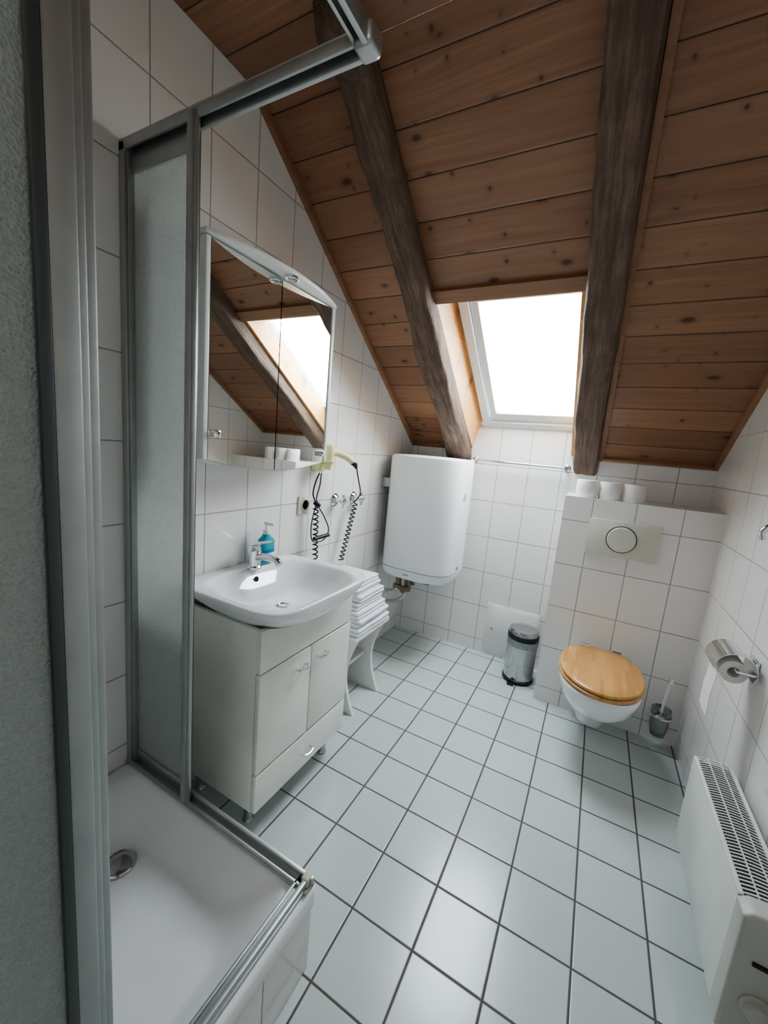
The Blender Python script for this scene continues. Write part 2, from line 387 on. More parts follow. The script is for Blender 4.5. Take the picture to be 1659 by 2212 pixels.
def roll_mesh():
    a=bm_loft([ [Vector((r*math.cos(t*2*pi/40),r*math.sin(t*2*pi/40),z)) for t in range(40)] for r,z in [(.022,0),(.051,0),(.053,.003),(.053,.090),(.051,.093),(.022,.093),(.020,.090),(.020,.003)]],False,True)
    c=bm_loft([ [Vector((r*math.cos(t*2*pi/24),r*math.sin(t*2*pi/24),z)) for t in range(24)] for r,z in [(.0195,.002),(.0195,.091),(.018,.091),(.018,.002)]],False,True)
    return a,c
a,c=roll_mesh()
r0=Thing('toilet_roll','white toilet paper roll standing on the tiled ledge','toilet roll',(0,0,0),'spare toilet rolls on the ledge')
ra=r0.p('paper',a,'paper'); rc=r0.p('core',c,'card')
r0.e.location=(-.048,2.485,BZ)
for x,y in ((.066,2.49),(.180,2.485)):
    e=r0.e.copy(); COL.objects.link(e); e.location=(x,y,BZ)
    for q in (ra,rc):
        q2=q.copy(); COL.objects.link(q2); q2.parent=e
# ------------------------------------------------------------ toilet
to=Thing('toilet','wall-hung white ceramic toilet with honey-coloured wooden lid','toilet',(.15,2.40,.09))
cx=.15
R=[(.085,2.26,.055,.075,2.2),(.095,2.26,.072,.10,2.2),(.15,2.26,.088,.13,2.3),(.20,2.22,.105,.175,2.3),(.26,2.17,.135,.225,2.3),(.32,2.135,.162,.255,2.4),(.37,2.13,.176,.265,2.5),(.395,2.13,.180,.268,2.5),(.402,2.13,.176,.264,2.5),(.402,2.10,.125,.19,2.2),(.37,2.10,.115,.175,2.2),(.28,2.13,.08,.12,2.2),(.20,2.16,.05,.07,2.0)]
bowl=bm_loft([sup(cx,y,a_,b_,n,z) for z,y,a_,b_,n in R])
to.p('bowl',merge(bowl,bm_box(cx-.115,cx+.115,2.33,2.406,.13,.40,.03,4)),'ceramic',ang=50)
def eggring(cx,yc,a_,b_,z,seg=64):
    out=[]
    for i in range(seg):
        t=2*pi*i/seg; c_=math.cos(t); s_=math.sin(t)
        n=2.0 if s_<0 else 2.7
        out.append(Vector((cx+a_*math.copysign(abs(c_)**(2/n),c_),yc+b_*math.copysign(abs(s_)**(2/n),s_),z)))
    return out
to.p('seat',bm_loft([eggring(cx,2.105,.178,.243,.4035),eggring(cx,2.105,.184,.249,.407),eggring(cx,2.105,.184,.249,.417),eggring(cx,2.105,.180,.245,.420),eggring(cx,2.105,.11,.165,.420),eggring(cx,2.105,.11,.165,.4035)],False,True),'bamboo',ang=50)
to.p('lid',bm_loft([eggring(cx,2.105,.174,.239,.4225),eggring(cx,2.105,.180,.245,.426),eggring(cx,2.105,.180,.245,.435),eggring(cx,2.105,.176,.241,.4385),eggring(cx,2.105,.12,.18,.4395)]),'bamboo',ang=50)
for x in (cx-.075,cx+.075):
    to.p('hinge',merge(bm_cyl((x,2.362,.403),(x,2.362,.428),.014),bm_cyl((x-.02,2.362,.431),(x+.02,2.362,.431),.009)),'chrome')
tb=Thing('toilet_brush','toilet brush in a wall-mounted glass cup beside the toilet','toilet brush',(.46,2.35,.07))
tb.p('bracket',merge(bm_box(.44,.48,2.398,2.406,.15,.21,.002),bm_cyl((.46,2.398,.18),(.46,2.388,.18),.006),bm_tube([(.46+.048*math.cos(i*2*pi/32),2.345+.048*math.sin(i*2*pi/32),.18) for i in range(32)],.005,8,True)),'chrome')
tb.p('cup',bm_loft([[Vector((.46+r*math.cos(t*2*pi/36),2.345+r*math.sin(t*2*pi/36),z)) for t in range(36)] for r,z in [(.001,.07),(.032,.07),(.042,.12),(.044,.215),(.041,.215),(.039,.12),(.03,.074),(.001,.074)]]),'cup')
tb.p('brush_head',bm_lathe([(.01,0),(.026,.01),(.03,.06),(.02,.085),(.008,.09)],(.46,2.345,.08)),'white')
tb.p('handle',bm_tube([(.46,2.345,.16),(.462,2.34,.26),(.468,2.33,.37)],.006,12),'pump')
tb.p('handle_cap',bm_lathe([(.012,0),(.012,.02),(.007,.028)],(.468,2.33,.365),(.05,-.1,1),16),'chrome')
th=Thing('paper_holder','chrome covered toilet paper holder on the tiled wall','toilet paper holder',(XR,1.70,.80))
PX,PZ,P0,P1=.489,.775,1.64,1.765
arc=[(math.radians(t)) for t in range(-30,191,10)]
outer=[(PX+.057*math.cos(t),PZ+.057*math.sin(t)) for t in arc]; inner=[(PX+.054*math.cos(t),PZ+.054*math.sin(t)) for t in reversed(arc)]
th.p('cover',bm_prism(outer+inner,'Y',P0-.004,P1+.004),'chrome')
th.p('arm',merge(bm_box(.546,XR,P0+.03,P1-.03,.75,.81,.003),bm_tube([(.55,P0+.035,PZ),(.546,P0+.0,PZ),(.535,P0-.010,PZ),(PX,P0-.010,PZ),(PX,P0,PZ),(PX,P1,PZ)],.0045,10)),'chrome')
hr=Thing('toilet_roll','white toilet paper roll hanging in the chrome holder with loose sheet','toilet roll',(PX,1.70,PZ))
HZ=PZ-.012
hr.p('paper',merge(bm_loft([[Vector((PX+r*math.cos(t*2*pi/40),y,HZ+r*math.sin(t*2*pi/40))) for t in range(40)] for r,y in [(.0175,P0+.012),(.038,P0+.012),(.038,P1-.012),(.0175,P1-.012)]],False,True),
   bm_prism([(PX-.0385,HZ),(PX-.0455,HZ-.1),(PX-.0445,HZ-.18),(PX-.0430,HZ-.18),(PX-.0440,HZ-.1),(PX-.0370,HZ)],'Y',P0+.014,P1-.014)),'paper')
hk=Thing('wall_hook','small chrome hook plate on the tiled wall','hook',(XR,1.72,1.24))
hk.p('plate',bm_box(.546,XR,1.69,1.75,1.20,1.29,.004),'chrome')
hk.p('hook',bm_tube(smooth_path([(.546,1.72,1.26),(.515,1.72,1.255),(.495,1.72,1.23),(.50,1.72,1.205)],6),.008,12),'chrome')
# ------------------------------------------------------------ water heater
he=Thing('water_heater','tall rounded white electric water heater hung on the tiled wall','water heater',(-.95,2.49,.57))
hx,hy,ha,hb=-.962,2.48,.248,.228
HR=[(.560,.15,.14,2.6),(.562,.20,.185,3),(.573,.228,.212,3.4),(.592,.243,.223,3.6),(.632,.248,.228,3.6)]
he.p('lower_cap',bm_loft([sup(hx,hy,a_,b_,n,z) for z,a_,b_,n in HR]),'enamel',ang=50)
HR=[(.634,.244,.224,3.6),(.638,.248,.228,3.6),(1.335,.248,.228,3.6),(1.352,.244,.224,3.6),(1.360,.232,.212,3.4),(1.364,.12,.11,3)]
he.p('body',bm_loft([sup(hx,hy,a_,b_,n,z) for z,a_,b_,n in HR]),'enamel',ang=40)
he.p('bracket',bm_box(XL,hx-ha+.02,2.32,2.36,1.14,1.20,.003),'alu')
he.p('bracket',bm_box(XL,hx-ha+.02,2.60,2.64,1.14,1.20,.003),'alu')
he.p('thermometer',bm_lathe([(.026,0),(.026,.003),(.022,.004),(.001,.004)],(hx+ha-.001,2.44,1.13),(1,0,0),28),'chrome')
he.p('indicator',bm_box(hx+ha-.001,hx+ha+.0015,2.435,2.475,.655,.675,.0005),'rubber')
he.p('badge',bm_box(-1.0,-.965,hy-hb-.0012,hy-hb+.001,.602,.608,.0003),'rubber')
he.p('pipe',bm_tube(smooth_path([(-1.10,2.42,.57),(-1.10,2.42,.50),(-1.11,2.40,.44),(-1.19,2.39,.42),(XL,2.39,.42)],6),.010),'steel')
he.p('pipe',bm_tube(smooth_path([(-1.03,2.42,.57),(-1.03,2.42,.47),(-1.05,2.40,.40),(-1.12,2.38,.36),(XL,2.38,.34)],6),.010),'steel')
he.p('valve',merge(bm_cyl((-1.10,2.42,.535),(-1.10,2.42,.475),.021,16,.003),bm_cyl((-1.13,2.41,.46),(-1.07,2.41,.46),.017,16,.002)),'brass')
he.p('valve',merge(bm_cyl((-1.03,2.42,.54),(-1.03,2.42,.44),.022,16,.003),bm_cyl((-1.03,2.42,.47),(-1.03,2.355,.47),.016,16,.002),bm_cyl((-1.03,2.36,.47),(-1.03,2.335,.47),.022,12,.003),bm_cyl((-.985,2.42,.5),(-1.03,2.42,.5),.012,12)),'brass')
he.p('cable',merge(bm_cyl((-.93,2.42,.563),(-.93,2.42,.54),.016,16),bm_tube(smooth_path([(-.93,2.42,.55),(-.93,2.43,.52),(-.90,2.5,.50),(-.9,2.6,.53)],6),.005)),'black')
# ------------------------------------------------------------ mirror cabinet
mc=Thing('mirror_cabinet','white bathroom mirror cabinet with arched canopy and twin mirror doors','mirror cabinet',(XL,1.165,1.6))
Y0,Y1,MX=.852,1.484,-1.115
def arcz(y,zc,ze):
    t=(y-(Y0+Y1)/2)/((Y1-Y0)/2); return zc+(ze-zc)*t*t
ysr=[Y0+(Y1-Y0)*i/24 for i in range(25)]
body=[(y,arcz(y,1.262,1.302)) for y in ysr]+[(Y1,1.955),(Y0,1.955)]
mc.p('body',bm_prism(body,'X',XL,MX),'white')
def door(ya,yb):
    q=[ya+(yb-ya)*i/12 for i in range(13)]
    return [(y,arcz(y,1.268,1.306)) for y in q]+[(yb,1.950),(ya,1.950)]
ym=1.166
mc.p('door_gap',bm_box(MX,MX+.006,ym-.0025,ym+.0025,1.268,1.95),'darkgap')
mc.p('mirror_door',bm_prism(door(Y0+.014,ym-.0022),'X',MX+.001,MX+.015),'mirror',smooth=False)
mc.p('mirror_door',bm_prism(door(ym+.0022,Y1-.016),'X',MX+.001,MX+.015),'mirror',smooth=False)
mc.p('edge_strip',bm_box(MX,MX+.016,Y0-.004,Y0+.012,1.302,1.953,.002),'white')
mc.p('edge_strip',bm_box(MX,MX+.020,Y1-.014,Y1+.004,1.302,1.953,.003),'white')
for yy,zz in ((Y0+.035,1.385),(Y1-.038,1.34)):
    mc.p('knob',bm_box(MX+.015,MX+.034,yy-.014,yy+.014,zz-.012,zz+.012,.003),'chrome')
crv=[(MX+.018+.062*(1-((y-(Y0+Y1)/2)/((Y1-Y0)/2+.010))**2),y) for y in [Y0-.008+(Y1-Y0+.018)*i/30 for i in range(31)]]
mc.p('canopy',bm_prism([(XL,Y0-.008)]+crv+[(XL,Y1+.010)],'Z',1.957,1.972,.003,3),'white')
mc.p('lamp',bm_lathe([(.025,0),(.025,.008),(.022,.010),(.018,.009),(.016,.003),(.001,.003)],(-1.064,1.172,1.957),(0,0,-1),32),'chrome')
# ------------------------------------------------------------ vanity
vc=Thing('vanity_cabinet','cream lacquered vanity cabinet with two doors and a drawer','vanity cabinet',(-1.05,1.145,0))
VX,V0,V1=-.87,.88,1.41
VB=.122
vc.p('body',merge(bm_box(XL,VX,V0,V0+.018,VB,.785,.001),bm_box(XL,VX,V1-.018,V1,VB,.785,.001),bm_box(XL,VX,V0+.018,V1-.018,VB,VB+.018),bm_box(XL,XL+.01,V0+.018,V1-.018,VB+.018,.70),bm_box(VX-.018,VX,V0+.018,V1-.018,.62,.745)),'cream')
vc.p('top_rail',bm_prism([(V0,.640)]+[(V1,.640),(V1,.785)]+[(V1-.03-(V1-V0-.06)*i/16,.785-.045*math.sin(pi*i/16)) for i in range(17)]+[(V0,.785)],'X',VX,VX+.019),'cream')
def handle(par,y,z):
    vc.p('handle',bm_tube(smooth_path([(VX+.018,y-.026,z),(VX+.034,y-.026,z),(VX+.041,y-.016,z-.002),(VX+.043,y,z-.003),(VX+.041,y+.016,z-.002),(VX+.034,y+.026,z),(VX+.018,y+.026,z)],5),.0045,10),'chrome',par)
d1=vc.p('door',bm_box(VX+.001,VX+.020,V0,1.143,.272,.632,.004,3),'cream'); handle(d1,1.085,.575)
d2=vc.p('door',bm_box(VX+.001,VX+.020,1.147,V1,.272,.632,.004,3),'cream'); handle(d2,1.205,.575)
d3=vc.p('drawer',bm_box(VX+.001,VX+.020,V0,V1,VB+.002,.264,.004,3),'cream'); handle(d3,1.145,.19)
for x,y in ((-.94,.945),(-.92,1.36),(-1.2,.94),(-1.2,1.36)):
    vc.p('leg',bm_lathe([(.019,0),(.022,.006),(.016,.02),(.016,.10),(.024,VB)],(x,y,0),seg=20),'steel')
wb=Thing('washbasin','glossy white ceramic washbasin set on the vanity cabinet','washbasin',(-1.0,1.15,.79))
cy=1.130
R=[(.735,-1.01,.10,.14,2.2),(.752,-1.0,.16,.19,2.3),(.780,-.995,.205,.232,2.6),(.808,-.998,.230,.260,3.6),(.838,-1.002,.2445,.284,5),(.858,-1.0025,.247,.290,5.5),(.863,-1.0025,.246,.289,5.5),(.865,-1.0025,.242,.285,5.3),(.8635,-.985,.212,.262,4.2),(.855,-.975,.198,.248,3.5),(.825,-.972,.175,.225,3.2),(.780,-.98,.135,.18,2.6),(.762,-.985,.08,.11,2.2),(.758,-.99,.03,.03,2)]
wb.p('basin',bm_loft([sup(x,cy,a_,b_,n,z,96) for z,x,a_,b_,n in R]),'ceramic',ang=60)
wb.p('drain',bm_lathe([(.024,0),(.024,.002),(.018,.004),(.016,.002),(.001,.003)],(-.99,cy,.7585),seg=28),'chrome')
wb.p('overflow',bm_lathe([(.011,0),(.011,.002),(.008,.0025),(.007,.0005),(.001,.0005)],(-1.144,cy+.01,.825),(1,0,.25),24),'darkgap')
fx,fy,fz=-1.178,1.158,.862
fa=Thing('basin_faucet','chrome single-lever mixer tap on the washbasin','tap',(fx,fy,.864))
fa.p('body',bm_lathe([(.031,0),(.031,.006),(.026,.012),(.025,.055),(.028,.072),(.025,.088),(.014,.096)],(fx,fy,fz)),'chrome')
fa.p('spout',bm_tube(smooth_path([(fx+.005,fy,fz+.038),(fx+.055,fy,fz+.056),(fx+.11,fy,fz+.056),(fx+.135,fy,fz+.040)],6),.015,16,rs=None),'chrome')
fa.p('lever',merge(bm_loft([[Vector((fx-.015+dx,fy+w_*c_,fz+.095+dz+h_*s_)) for c_,s_ in [(math.cos(t*pi/8),math.sin(t*pi/8)) for t in range(16)]] for dx,dz,w_,h_ in [(0,-.004,.019,.009),(.03,.006,.019,.009),(.07,.020,.014,.006),(.115,.034,.010,.004)]])),'chrome')
so=Thing('soap_bottle','teal liquid soap bottle with blue label and white pump','soap bottle',(-1.175,1.235,.865))
sx,sy,sz=-1.197,1.240,.8635
so.p('bottle',bm_loft([sup(sx,sy,a_,b_,2.8,sz+z,40) for z,a_,b_ in [(0,.022,.034),(.004,.025,.037),(.075,.026,.038),(.10,.024,.034),(.118,.014,.016),(.125,.012,.012)]]),'soap')
so.p('label_sticker',bm_loft([sup(sx,sy,a_,b_,2.8,sz+z,40) for z,a_,b_ in [(.012,.0262,.0382),(.060,.0268,.0388)]]),'label')
so.p('label_sticker',bm_loft([sup(sx,sy,a_,b_,2.8,sz+z,40) for z,a_,b_ in [(.030,.0270,.0390),(.046,.0272,.0392)]]),'labelw',label='pale band on the blue label')
so.p('pump',merge(bm_cyl((sx,sy,sz+.122),(sx,sy,sz+.142),.014,20,.002),bm_cyl((sx,sy,sz+.142),(sx,sy,sz+.165),.005,12),bm_box(sx-.012,sx+.042,sy-.008,sy+.008,sz+.163,sz+.176,.004,3)),'pump')
# ------------------------------------------------------------ socket, valves, hair dryer
sk=Thing('power_socket','ivory wall power socket above the washbasin','power socket',(XL,1.537,1.08))
sk.p('frame',bm_box(XL,XL+.010,1.492,1.582,1.035,1.125,.004,3),'sock')
sk.p('outlet',bm_lathe([(.030,0),(.030,.006),(.027,.008),(.024,.006),(.023,.001),(.001,.001)],(XL+.009,1.537,1.08),(1,0,0),32),'sock')
for yy in (1.528,1.546):
    sk.p('pin_hole',bm_lathe([(.004,0),(.004,.0012),(.001,.0012)],(XL+.0102,yy,1.08),(1,0,0),12),'darkgap')
for i,yv in enumerate((1.80,1.985)):
    v=Thing('stop_valve','chrome stop valve with cross handle on the tiled wall','valve',(XL,yv,1.085),'stop valves on the wall')
    v.p('rosette',bm_lathe([(.036,0),(.036,.003),(.029,.012),(.015,.018),(.013,.035),(.015,.045)],(XL,yv,1.085),(1,0,0),28),'chrome')
    v.p('handle',merge(bm_lathe([(.014,0),(.018,.008),(.018,.022),(.011,.03)],(XL+.044,yv,1.085),(1,0,0),20),bm_cyl((XL+.058,yv-.036,1.085),(XL+.058,yv+.036,1.085),.007,10,.002),bm_cyl((XL+.058,yv,1.049),(XL+.058,yv,1.121),.007,10,.002)),'chrome')
hd=Thing('hair_dryer','pale yellow hair dryer with black coiled cord in wall holder','hair dryer',(XL,1.62,1.3))
hd.p('holder',merge(bm_box(XL,XL+.05,1.58,1.63,1.245,1.31,.008,3),bm_tube([(-1.165+.031*math.cos(i*2*pi/28),1.605+.031*math.sin(i*2*pi/28),1.30) for i in range(28)],.005,8,True)),'yellow')
hd.p('barrel',bm_lathe([(.016,0),(.018,.01),(.021,.05),(.026,.075),(.027,.100),(.023,.115),(.011,.122),(.001,.123)],(-1.165,1.605,1.260),(0,0,1),28),'yellow')
hp=[(-1.165,1.615,1.350),(-1.15,1.66,1.343),(-1.13,1.71,1.325),(-1.115,1.75,1.30)]
hd.p('handle',bm_tube(smooth_path(hp,6),.02,16,rs=[.021-.006*i/18 for i in range(19)]),'yellow')
hd.p('cord_sleeve',bm_tube([(-1.118,1.743,1.303),(-1.11,1.762,1.288),(-1.106,1.77,1.27)],.01,12,rs=[.016,.013,.006]),'black')
def coil(p0,p1,turns,r):
    p0=Vector(p0);p1=Vector(p1);a_,u,v=frame_for(p1-p0); n=turns*12
    return [p0+(p1-p0)*(i/n)+(u*math.cos(i*2*pi/12)+v*math.sin(i*2*pi/12))*r for i in range(n+1)]
hd.p('cord',bm_tube(smooth_path([(-1.106,1.77,1.275),(-1.11,1.80,1.22),(-1.15,1.90,1.13),(-1.19,1.925,1.08)],6)+coil((-1.19,1.925,1.07),(-1.20,1.83,.745),14,.012),.0036,6),'black')
hd.p('cord',bm_tube(smooth_path([(-1.2,1.585,1.24),(-1.2,1.56,1.2),(-1.205,1.55,1.14),(-1.20,1.565,1.10)],6)+coil((-1.195,1.565,1.09),(-1.20,1.595,.75),13,.012),.0036,6),'black')
hd.p('cord',bm_tube(smooth_path([(-1.2,1.60,1.24),(-1.19,1.58,1.18),(-1.2,1.575,1.10),(-1.18,1.62,1.02),(-1.17,1.65,.95),(-1.18,1.62,.90),(-1.19,1.55,.905),(-1.2,1.545,.98),(-1.2,1.57,1.08)],6),.003,6),'black')
hd.p('plug',bm_cyl((-1.18,1.545,.918),(-1.17,1.655,.925),.010,14,.003),'black')
hd.p('cord_clip',bm_cyl((-1.205,1.57,1.095),(-1.185,1.585,1.075),.013,14,.003),'black')
# ------------------------------------------------------------ stool and towels
st=Thing('stool','white wooden stool with curved legs holding towels','stool',(-1.07,1.77,0))
SX0,SX1,SY0,SY1=-1.235,-.925,1.60,1.96
st.p('seat',bm_box(SX0,SX1,SY0,SY1,.42,.445,.006,3),'white')
def legpoly():
    n=14; f=[]; b_=[]
    for i in range(n+1):
        t=i/n; z=.42*t; w_=.145-.060*math.sin(pi*min(1,t*1.0))**1.0
        f.append((-1.08+w_,z)); b_.append((-1.08-w_,z))
    return f+b_[::-1]
for y in (1.64,1.90):
    st.p('leg',bm_prism(legpoly(),'Y',y,y+.022,.003),'white')
st.p('stretcher',bm_box(-1.12,-1.04,1.662,1.90,.20,.222,.002),'white')
def towel(x0,x1,y0,y1,z,h,lay,seedv):
    bs=[]; hh=h/lay
    for i in range(lay):
        ox=random.uniform(-.007,.006); oy=random.uniform(-.004,.004)
        b=bm_box(x0+.004,x1+ox,y0+oy,y1+oy,z+i*hh+.0004,z+(i+1)*hh-.0002,hh*.46,4)
        bmesh.ops.subdivide_edges(b,edges=[e for e in b.edges if e.calc_length()>.08],cuts=8,use_grid_fill=True)
        bs.append(b)
    b=merge(*bs)
    for v in b.verts:
        v.co.z+=noise.noise(v.co*9+Vector((seedv,0,0)))*.003*(0 if (v.co.z-z)<.004 else 1)
        v.co.x+=noise.noise(v.co*7+Vector((0,seedv,0)))*.006; v.co.y+=noise.noise(v.co*7+Vector((0,0,seedv)))*.006
    return b
z=.446
for i,(h,x1,y0,y1,lay) in enumerate([(.040,-.915,1.62,1.94,2),(.039,-.925,1.63,1.93,2),(.037,-.94,1.63,1.92,2),(.035,-.955,1.65,1.91,2),(.034,-.96,1.67,1.92,2),(.033,-.975,1.66,1.91,2),(.031,-.99,1.67,1.90,2)]):
    solo('folded_towel',towel(-1.225,x1,y0,y1,z,h,lay,i*5.1),'towel','folded white terry towel in the stack on the stool','towel',(-1.08,1.78,z),'folded towels on the stool',ang=60)
    z+=h+.001
# ------------------------------------------------------------ pedal bin
bn=Thing('pedal_bin','small round polished steel pedal bin with plastic liner','bin',(-.26,2.55,0))
bxc,byc,BR=-.265,2.57,.005
bn.p('base',bm_lathe([(.088+BR,0),(.090+BR,.004),(.090+BR,.022),(.084+BR,.026)],(bxc,byc,0),seg=48),'black')
bn.p('body',bm_lathe([(.085+BR,.026),(.086+BR,.03),(.086+BR,.27),(.083+BR,.272)],(bxc,byc,0),seg=48),'steel')
bag=[]
for r,z_ in [(.0875,.240),(.089,.248),(.090,.265),(.091,.278),(.088,.284),(.080,.28)]:
    r+=BR
    bag.append([Vector((bxc+(r+.003*noise.noise(Vector((t*.9,z_*40,0))))*math.cos(t*2*pi/72),byc+(r+.003*noise.noise(Vector((t*.9,z_*40,0))))*math.sin(t*2*pi/72),z_-.012*abs(noise.noise(Vector((t*.35,3,0)))))) for t in range(72)])
bn.p('liner',bm_loft(bag,False),'plasticbag',ang=80)
bn.p('lid_ring',bm_lathe([(.088+BR,.285),(.090+BR,.288),(.090+BR,.312),(.087+BR,.315),(.08,.3155)],(bxc,byc,0),seg=48),'black')
bn.p('lid',bm_lathe([(.085+BR,.3155),(.085+BR,.335),(.080+BR,.345),(.06,.352),(.03,.356),(.001,.357)],(bxc,byc,0),seg=48),'steel')
bn.p('pedal',merge(bm_box(bxc-.045,bxc-.005,byc-.120,byc-.08,.006,.014,.003)),'black')
# ------------------------------------------------------------ radiator
rd=Thing('radiator','white wall convector heater with slotted top grille','radiator',(.5,1.35,.13))
RX0,RX1,RY0,RY1,RZ0,RZ1=.432,.535,1.12,1.625,.135,.452
rd.p('casing',merge(bm_box(RX0,RX0+.006,RY0,RY1,RZ0,RZ1-.012,.002),bm_box(RX1-.006,RX1,RY0,RY1,RZ0,RZ1-.004,.002),bm_box(RX0+.006,RX1-.006,RY1-.008,RY1,RZ0,RZ1-.012,.001)),'radiator')
for ya in (1.2,1.52): rd.p('bracket',bm_box(RX1,XR,ya,ya+.03,.2,.38,.002),'radiator')
rd.p('inner_shade',bm_box(RX0+.008,RX1-.008,RY0+.004,RY1-.01,RZ1-.06,RZ1-.0155),'darkgap')
bars=[]
n=44
for i in range(n+1):
    y=RY0+.006+(RY1-RY0-.012)*i/n
    prof=[]
    for k_ in range(9):
        t=k_/8; x=RX0+.001+(RX1-RX0-.002)*t; z_=RZ1-.012+.012*math.sin(pi*(.12+.76*t))*1.0+.004*t
        prof.append((x,z_))
    poly=prof+[(x,z_-.0025) for x,z_ in reversed(prof)]
    bars.append(bm_prism(poly,'Y',y-.0016,y+.0016))
for t in (.03,.36,.68,.97):
    x=RX0+.001+(RX1-RX0-.002)*t; z_=RZ1-.012+.012*math.sin(pi*(.12+.76*t))+.004*t
    hw=.0014 if .1<t<.9 else .007
    bars.append(bm_box(max(RX0,x-hw),min(RX1,x+hw),RY0,RY1,z_-.005,z_+.0008,.0005))
rd.p('grille',merge(*bars),'radiator')
ec=[(RX0-.002,RZ0-.002),(RX1+.001,RZ0-.002),(RX1+.001,RZ1),(RX0+.05,RZ1+.005),(RX0+.015,RZ1+.001),(RX0-.002,RZ1-.012)]
rd.p('end_cap',bm_prism(ec,'Y',RY0-.055,RY0,.008,4),'radcap')
rd.p('thermostat_knob',bm_lathe([(.030,0),(.030,.004),(.024,.008),(.022,.022),(.018,.024)],(RX0+.055,RY0-.055,.235),(0,-1,0),28),'radcap')
rd.p('switch',bm_box(RX0+.03,RX0+.075,RY0-.060,RY0-.054,.335,.345,.002),'black')
rd.p('power_cable',bm_tube(smooth_path([(RX1+.004,1.59,.36),(.548,1.60,.33),(.549,1.62,.25),(.549,1.60,.14)],6),.004,8),'black')
# ------------------------------------------------------------ shower
TX1,TY0,TY1,TZ=-.474,-.075,.735,.27
sh=Thing('shower_tray','square white acrylic shower tray on a tiled plinth','shower tray',(-.86,.33,0))
tcx,tcy=(XL+TX1)/2,(TY0+TY1)/2; ta,tb_=(TX1-XL)/2-.001,(TY1-TY0)/2-.001
def rr(cx,cy,a_,b_,r,z,seg=12):
    out=[]
    for qx,qy,t0 in ((1,1,0),(-1,1,90),(-1,-1,180),(1,-1,270)):
        for i in range(seg+1):
            t=math.radians(t0+90*i/seg); out.append(Vector((cx+qx*(a_-r)+r*(math.cos(t)),cy+qy*(b_-r)+r*math.sin(t),z)))
    return out
# underside of the shell lies below the basin floor
rings=[rr(tcx,tcy,ta-.040,tb_-.040,.02,.130),rr(tcx,tcy,ta-.034,tb_-.034,.02,.205),rr(tcx,tcy,ta-.004,tb_-.004,.02,.206),rr(tcx,tcy,ta,tb_,.02,.215),rr(tcx,tcy,ta,tb_,.02,.258),rr(tcx,tcy,ta-.003,tb_-.003,.02,.267),rr(tcx,tcy,ta-.010,tb_-.010,.02,.270),
 rr(tcx,tcy,ta-.050,tb_-.050,.05,.2695)]
for i in range(1,17):
    t=i/16; ins=.050+.095*t; f=(1-t)**2*(1+1.2*t); zz=.2695-.105*(1-f)
    rings.append(rr(tcx,tcy,ta-ins,tb_-ins,.05+.09*t,zz))
rings.append(rr(tcx,tcy,.14,.14,.08,.160))
sh.p('tray',bm_loft(rings),'acryl',ang=80)
sh.p('tiled_plinth',bm_box(TX1-.030,TX1-.012,TY0+.005,TY1-.012,0,.205),'skirt_x',smooth=False)
sh.p('tiled_plinth',bm_box(XL+.001,TX1-.030,TY1-.030,TY1-.012,0,.205),'skirt_y',smooth=False)
sh.p('drain',bm_lathe([(.042,-.006),(.042,.004),(.038,.008),(.034,.006),(.026,.010),(.010,.012),(.001,.012)],(-1.02,.54,.164),seg=36),'steel')
se=Thing('shower_enclosure','corner-entry shower enclosure with aluminium frame and frosted panels','shower enclosure',(-.48,.72,.27))
ZB,ZT=.271,2.128
RH=.036
RY=TY1-.035; RXX=TX1-.035
def railX(z0,z1): return merge(bm_box(XL+.001,TX1-.006,RY-.014,RY+.022,z0,z0+.010,.002),bm_box(XL+.001,TX1-.006,RY+.008,RY+.020,z0,z1,.002),bm_box(XL+.001,TX1-.03,RY-.012,RY-.005,z0,z1-.010,.001))
def railY(z0,z1): return merge(bm_box(RXX-.014,RXX+.022,TY0+.0,TY1-.014,z0,z0+.010,.002),bm_box(RXX+.008,RXX+.020,TY0,TY1-.014,z0,z1,.002),bm_box(RXX-.012,RXX-.005,TY0,TY1-.04,z0,z1-.010,.001))
se.p('bottom_rail',railX(ZB,ZB+.027),'alu'); se.p('bottom_rail',railY(ZB,ZB+.027),'alu')
se.p('top_rail',merge(bm_box(XL+.001,TX1-.006,RY-.010,RY+.020,ZT-.006,ZT,.002),bm_box(XL+.001,TX1-.006,RY+.010,RY+.020,ZT-RH,ZT-.004,.002),bm_box(XL+.001,TX1-.03,RY-.010,RY-.003,ZT-RH+.008,ZT-.004,.002)),'alu')
se.p('top_rail',merge(bm_box(RXX+.000,RXX+.034,TY0,TY1-.014,ZT-.006,ZT,.002),bm_box(RXX+.022,RXX+.034,TY0,TY1-.014,ZT-RH,ZT-.004,.002),bm_box(RXX+.000,RXX+.008,TY0,TY1-.04,ZT-RH+.008,ZT-.004,.002)),'alu')
se.p('corner_joint',bm_box(TX1-.033,TX1-.012,TY1-.037,TY1-.013,ZB-.001,ZB+.030,.004,3),'joint')
se.p('corner_joint',bm_box(TX1-.034,TX1+.008,TY1-.052,TY1-.008,ZT-RH-.002,ZT+.003,.010,4),'alu')
PXE=-.955
se.p('wall_profile',merge(bm_box(XL+.001,XL+.026,RY-.010,RY+.020,ZB+.01,ZT-.006,.002),bm_box(XL+.026,XL+.034,RY-.004,RY+.014,ZB+.01,ZT-.006,.002)),'alu')
se.p('frosted_panel',bm_box(XL+.032,PXE-.03,RY+.012,RY+.016,ZB+.03,ZT-.035),'frost',smooth=False)
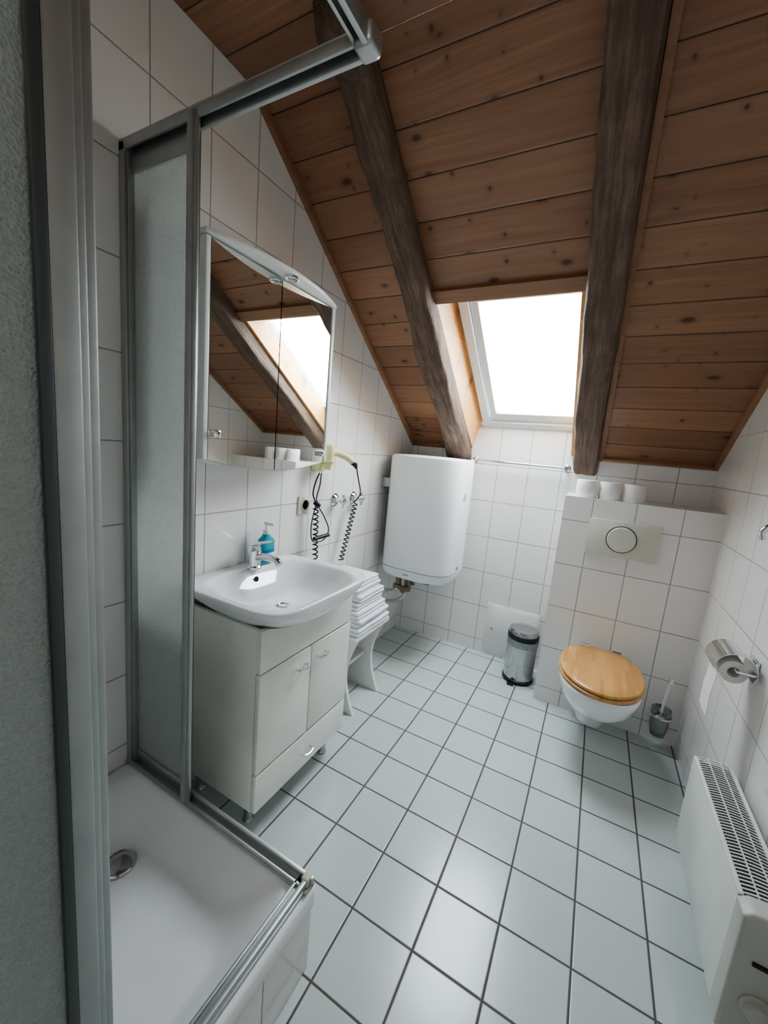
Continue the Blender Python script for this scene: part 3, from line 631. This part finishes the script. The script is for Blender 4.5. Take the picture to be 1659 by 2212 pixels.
se.p('panel_frame',merge(bm_box(PXE-.032,PXE-.008,RY+.004,RY+.020,ZB+.01,ZT-.006,.002),bm_box(XL+.034,PXE-.03,RY+.006,RY+.020,ZT-.075,ZT-RH,.002),bm_box(XL+.034,PXE-.03,RY+.006,RY+.020,ZB+.03,ZB+.05,.002)),'alu')
se.p('door_profile',merge(bm_box(PXE-.008,PXE+.014,RY-.016,RY+.006,ZB+.012,ZT-.012,.003),bm_box(PXE+.008,PXE+.022,RY-.012,RY+.0,ZB+.012,ZT-.012,.003)),'alu')
se.p('seal',bm_box(PXE-.006,PXE+.0,RY+.006,RY+.018,ZB+.02,ZT-.02,.001),'alud')
PYE=.228
se.p('frosted_panel',bm_box(RXX+.012,RXX+.016,TY0+.03,PYE-.02,ZB+.03,ZT-.035),'frost',smooth=False)
se.p('wall_profile',bm_box(RXX-.012,RXX+.020,TY0-.003,TY0+.03,ZB+.01,ZT-.006,.002),'alu')
se.p('panel_frame',merge(bm_box(RXX+.002,RXX+.020,PYE-.022,PYE+.004,ZB+.01,ZT-.006,.003),bm_box(RXX+.006,RXX+.020,TY0+.03,PYE-.02,ZT-.075,ZT-RH,.002)),'alu')
se.p('seal',bm_box(RXX+.010,RXX+.022,PYE-.034,PYE-.022,ZB+.02,ZT-.02,.002),'alud')
se.p('sliding_door',bm_box(RXX-.010,RXX-.006,TY0+.05,PYE+.0,ZB+.03,ZT-.035),'frost',smooth=False)
se.p('door_profile',merge(bm_box(RXX-.018,RXX+.006,PYE+.0,PYE+.018,ZB+.012,ZT-.012,.003),bm_box(RXX-.014,RXX-.004,PYE+.014,PYE+.032,ZB+.012,ZT-.012,.003)),'alu')
# ------------------------------------------------------------ lights
wd=bpy.data.worlds.new('sky'); SC.world=wd; wd.use_nodes=True
nt=wd.node_tree; bgn=nt.nodes['Background']; bgn.inputs[0].default_value=(.82,.93,1,1); bgn.inputs[1].default_value=28
def area(name,loc,size,power,col,aim,portal=False,sy=None):
    l=bpy.data.lights.new(name,'AREA'); l.size=size; l.energy=power; l.color=col
    if sy: l.shape='RECTANGLE'; l.size_y=sy
    o=bpy.data.objects.new(name,l); COL.objects.link(o); o.location=loc
    o.rotation_euler=(Vector(aim)-Vector(loc)).to_track_quat('-Z','Y').to_euler()
    if portal: l.cycles.is_portal=True
    return o
pc=Vector((-.45,YB-CO*.6+SI*.22,1.443+SI*.6+CO*.22))
o=area('window_portal',pc,.75,1,(1,1,1),pc-Vector((0,SI,CO)),True,1.15)
area('added_fill_light',(-.0,-.7,2.45),.5,5,(1,.97,.92),(-.1,.2,1.2))  # soft fill added behind the camera, not a lamp of the room
# ------------------------------------------------------------ camera
Wv=Vector((.8763,.1527,-.4566)); Dv=Vector((.4732,-.0979,.8754)); Dv.normalize(); Wv=(Wv-Wv.dot(Dv)*Dv).normalized(); Nv=Dv.cross(Wv)
if Nv.y<0: Nv=-Nv
right=Vector((Wv.x,Dv.x,-Nv.x)); down=Vector((Wv.y,Dv.y,-Nv.y)); fwd=Vector((Wv.z,Dv.z,-Nv.z))
cd=bpy.data.cameras.new('camera'); co=bpy.data.objects.new('camera',cd); COL.objects.link(co)
mw=Matrix.Identity(4)
for i in range(3): mw[i][0]=right[i]; mw[i][1]=-down[i]; mw[i][2]=-fwd[i]
mw[0][3],mw[1][3],mw[2][3]=0,0,1.39
co.matrix_world=mw
cd.sensor_fit='VERTICAL'; cd.sensor_height=24; cd.sensor_width=18; cd.lens=24*865/2212; cd.clip_start=.02
SC.camera=co
SC.view_settings.exposure=0.05
try: SC.view_settings.look='AgX - Medium High Contrast'
except Exception as ex: print(ex)
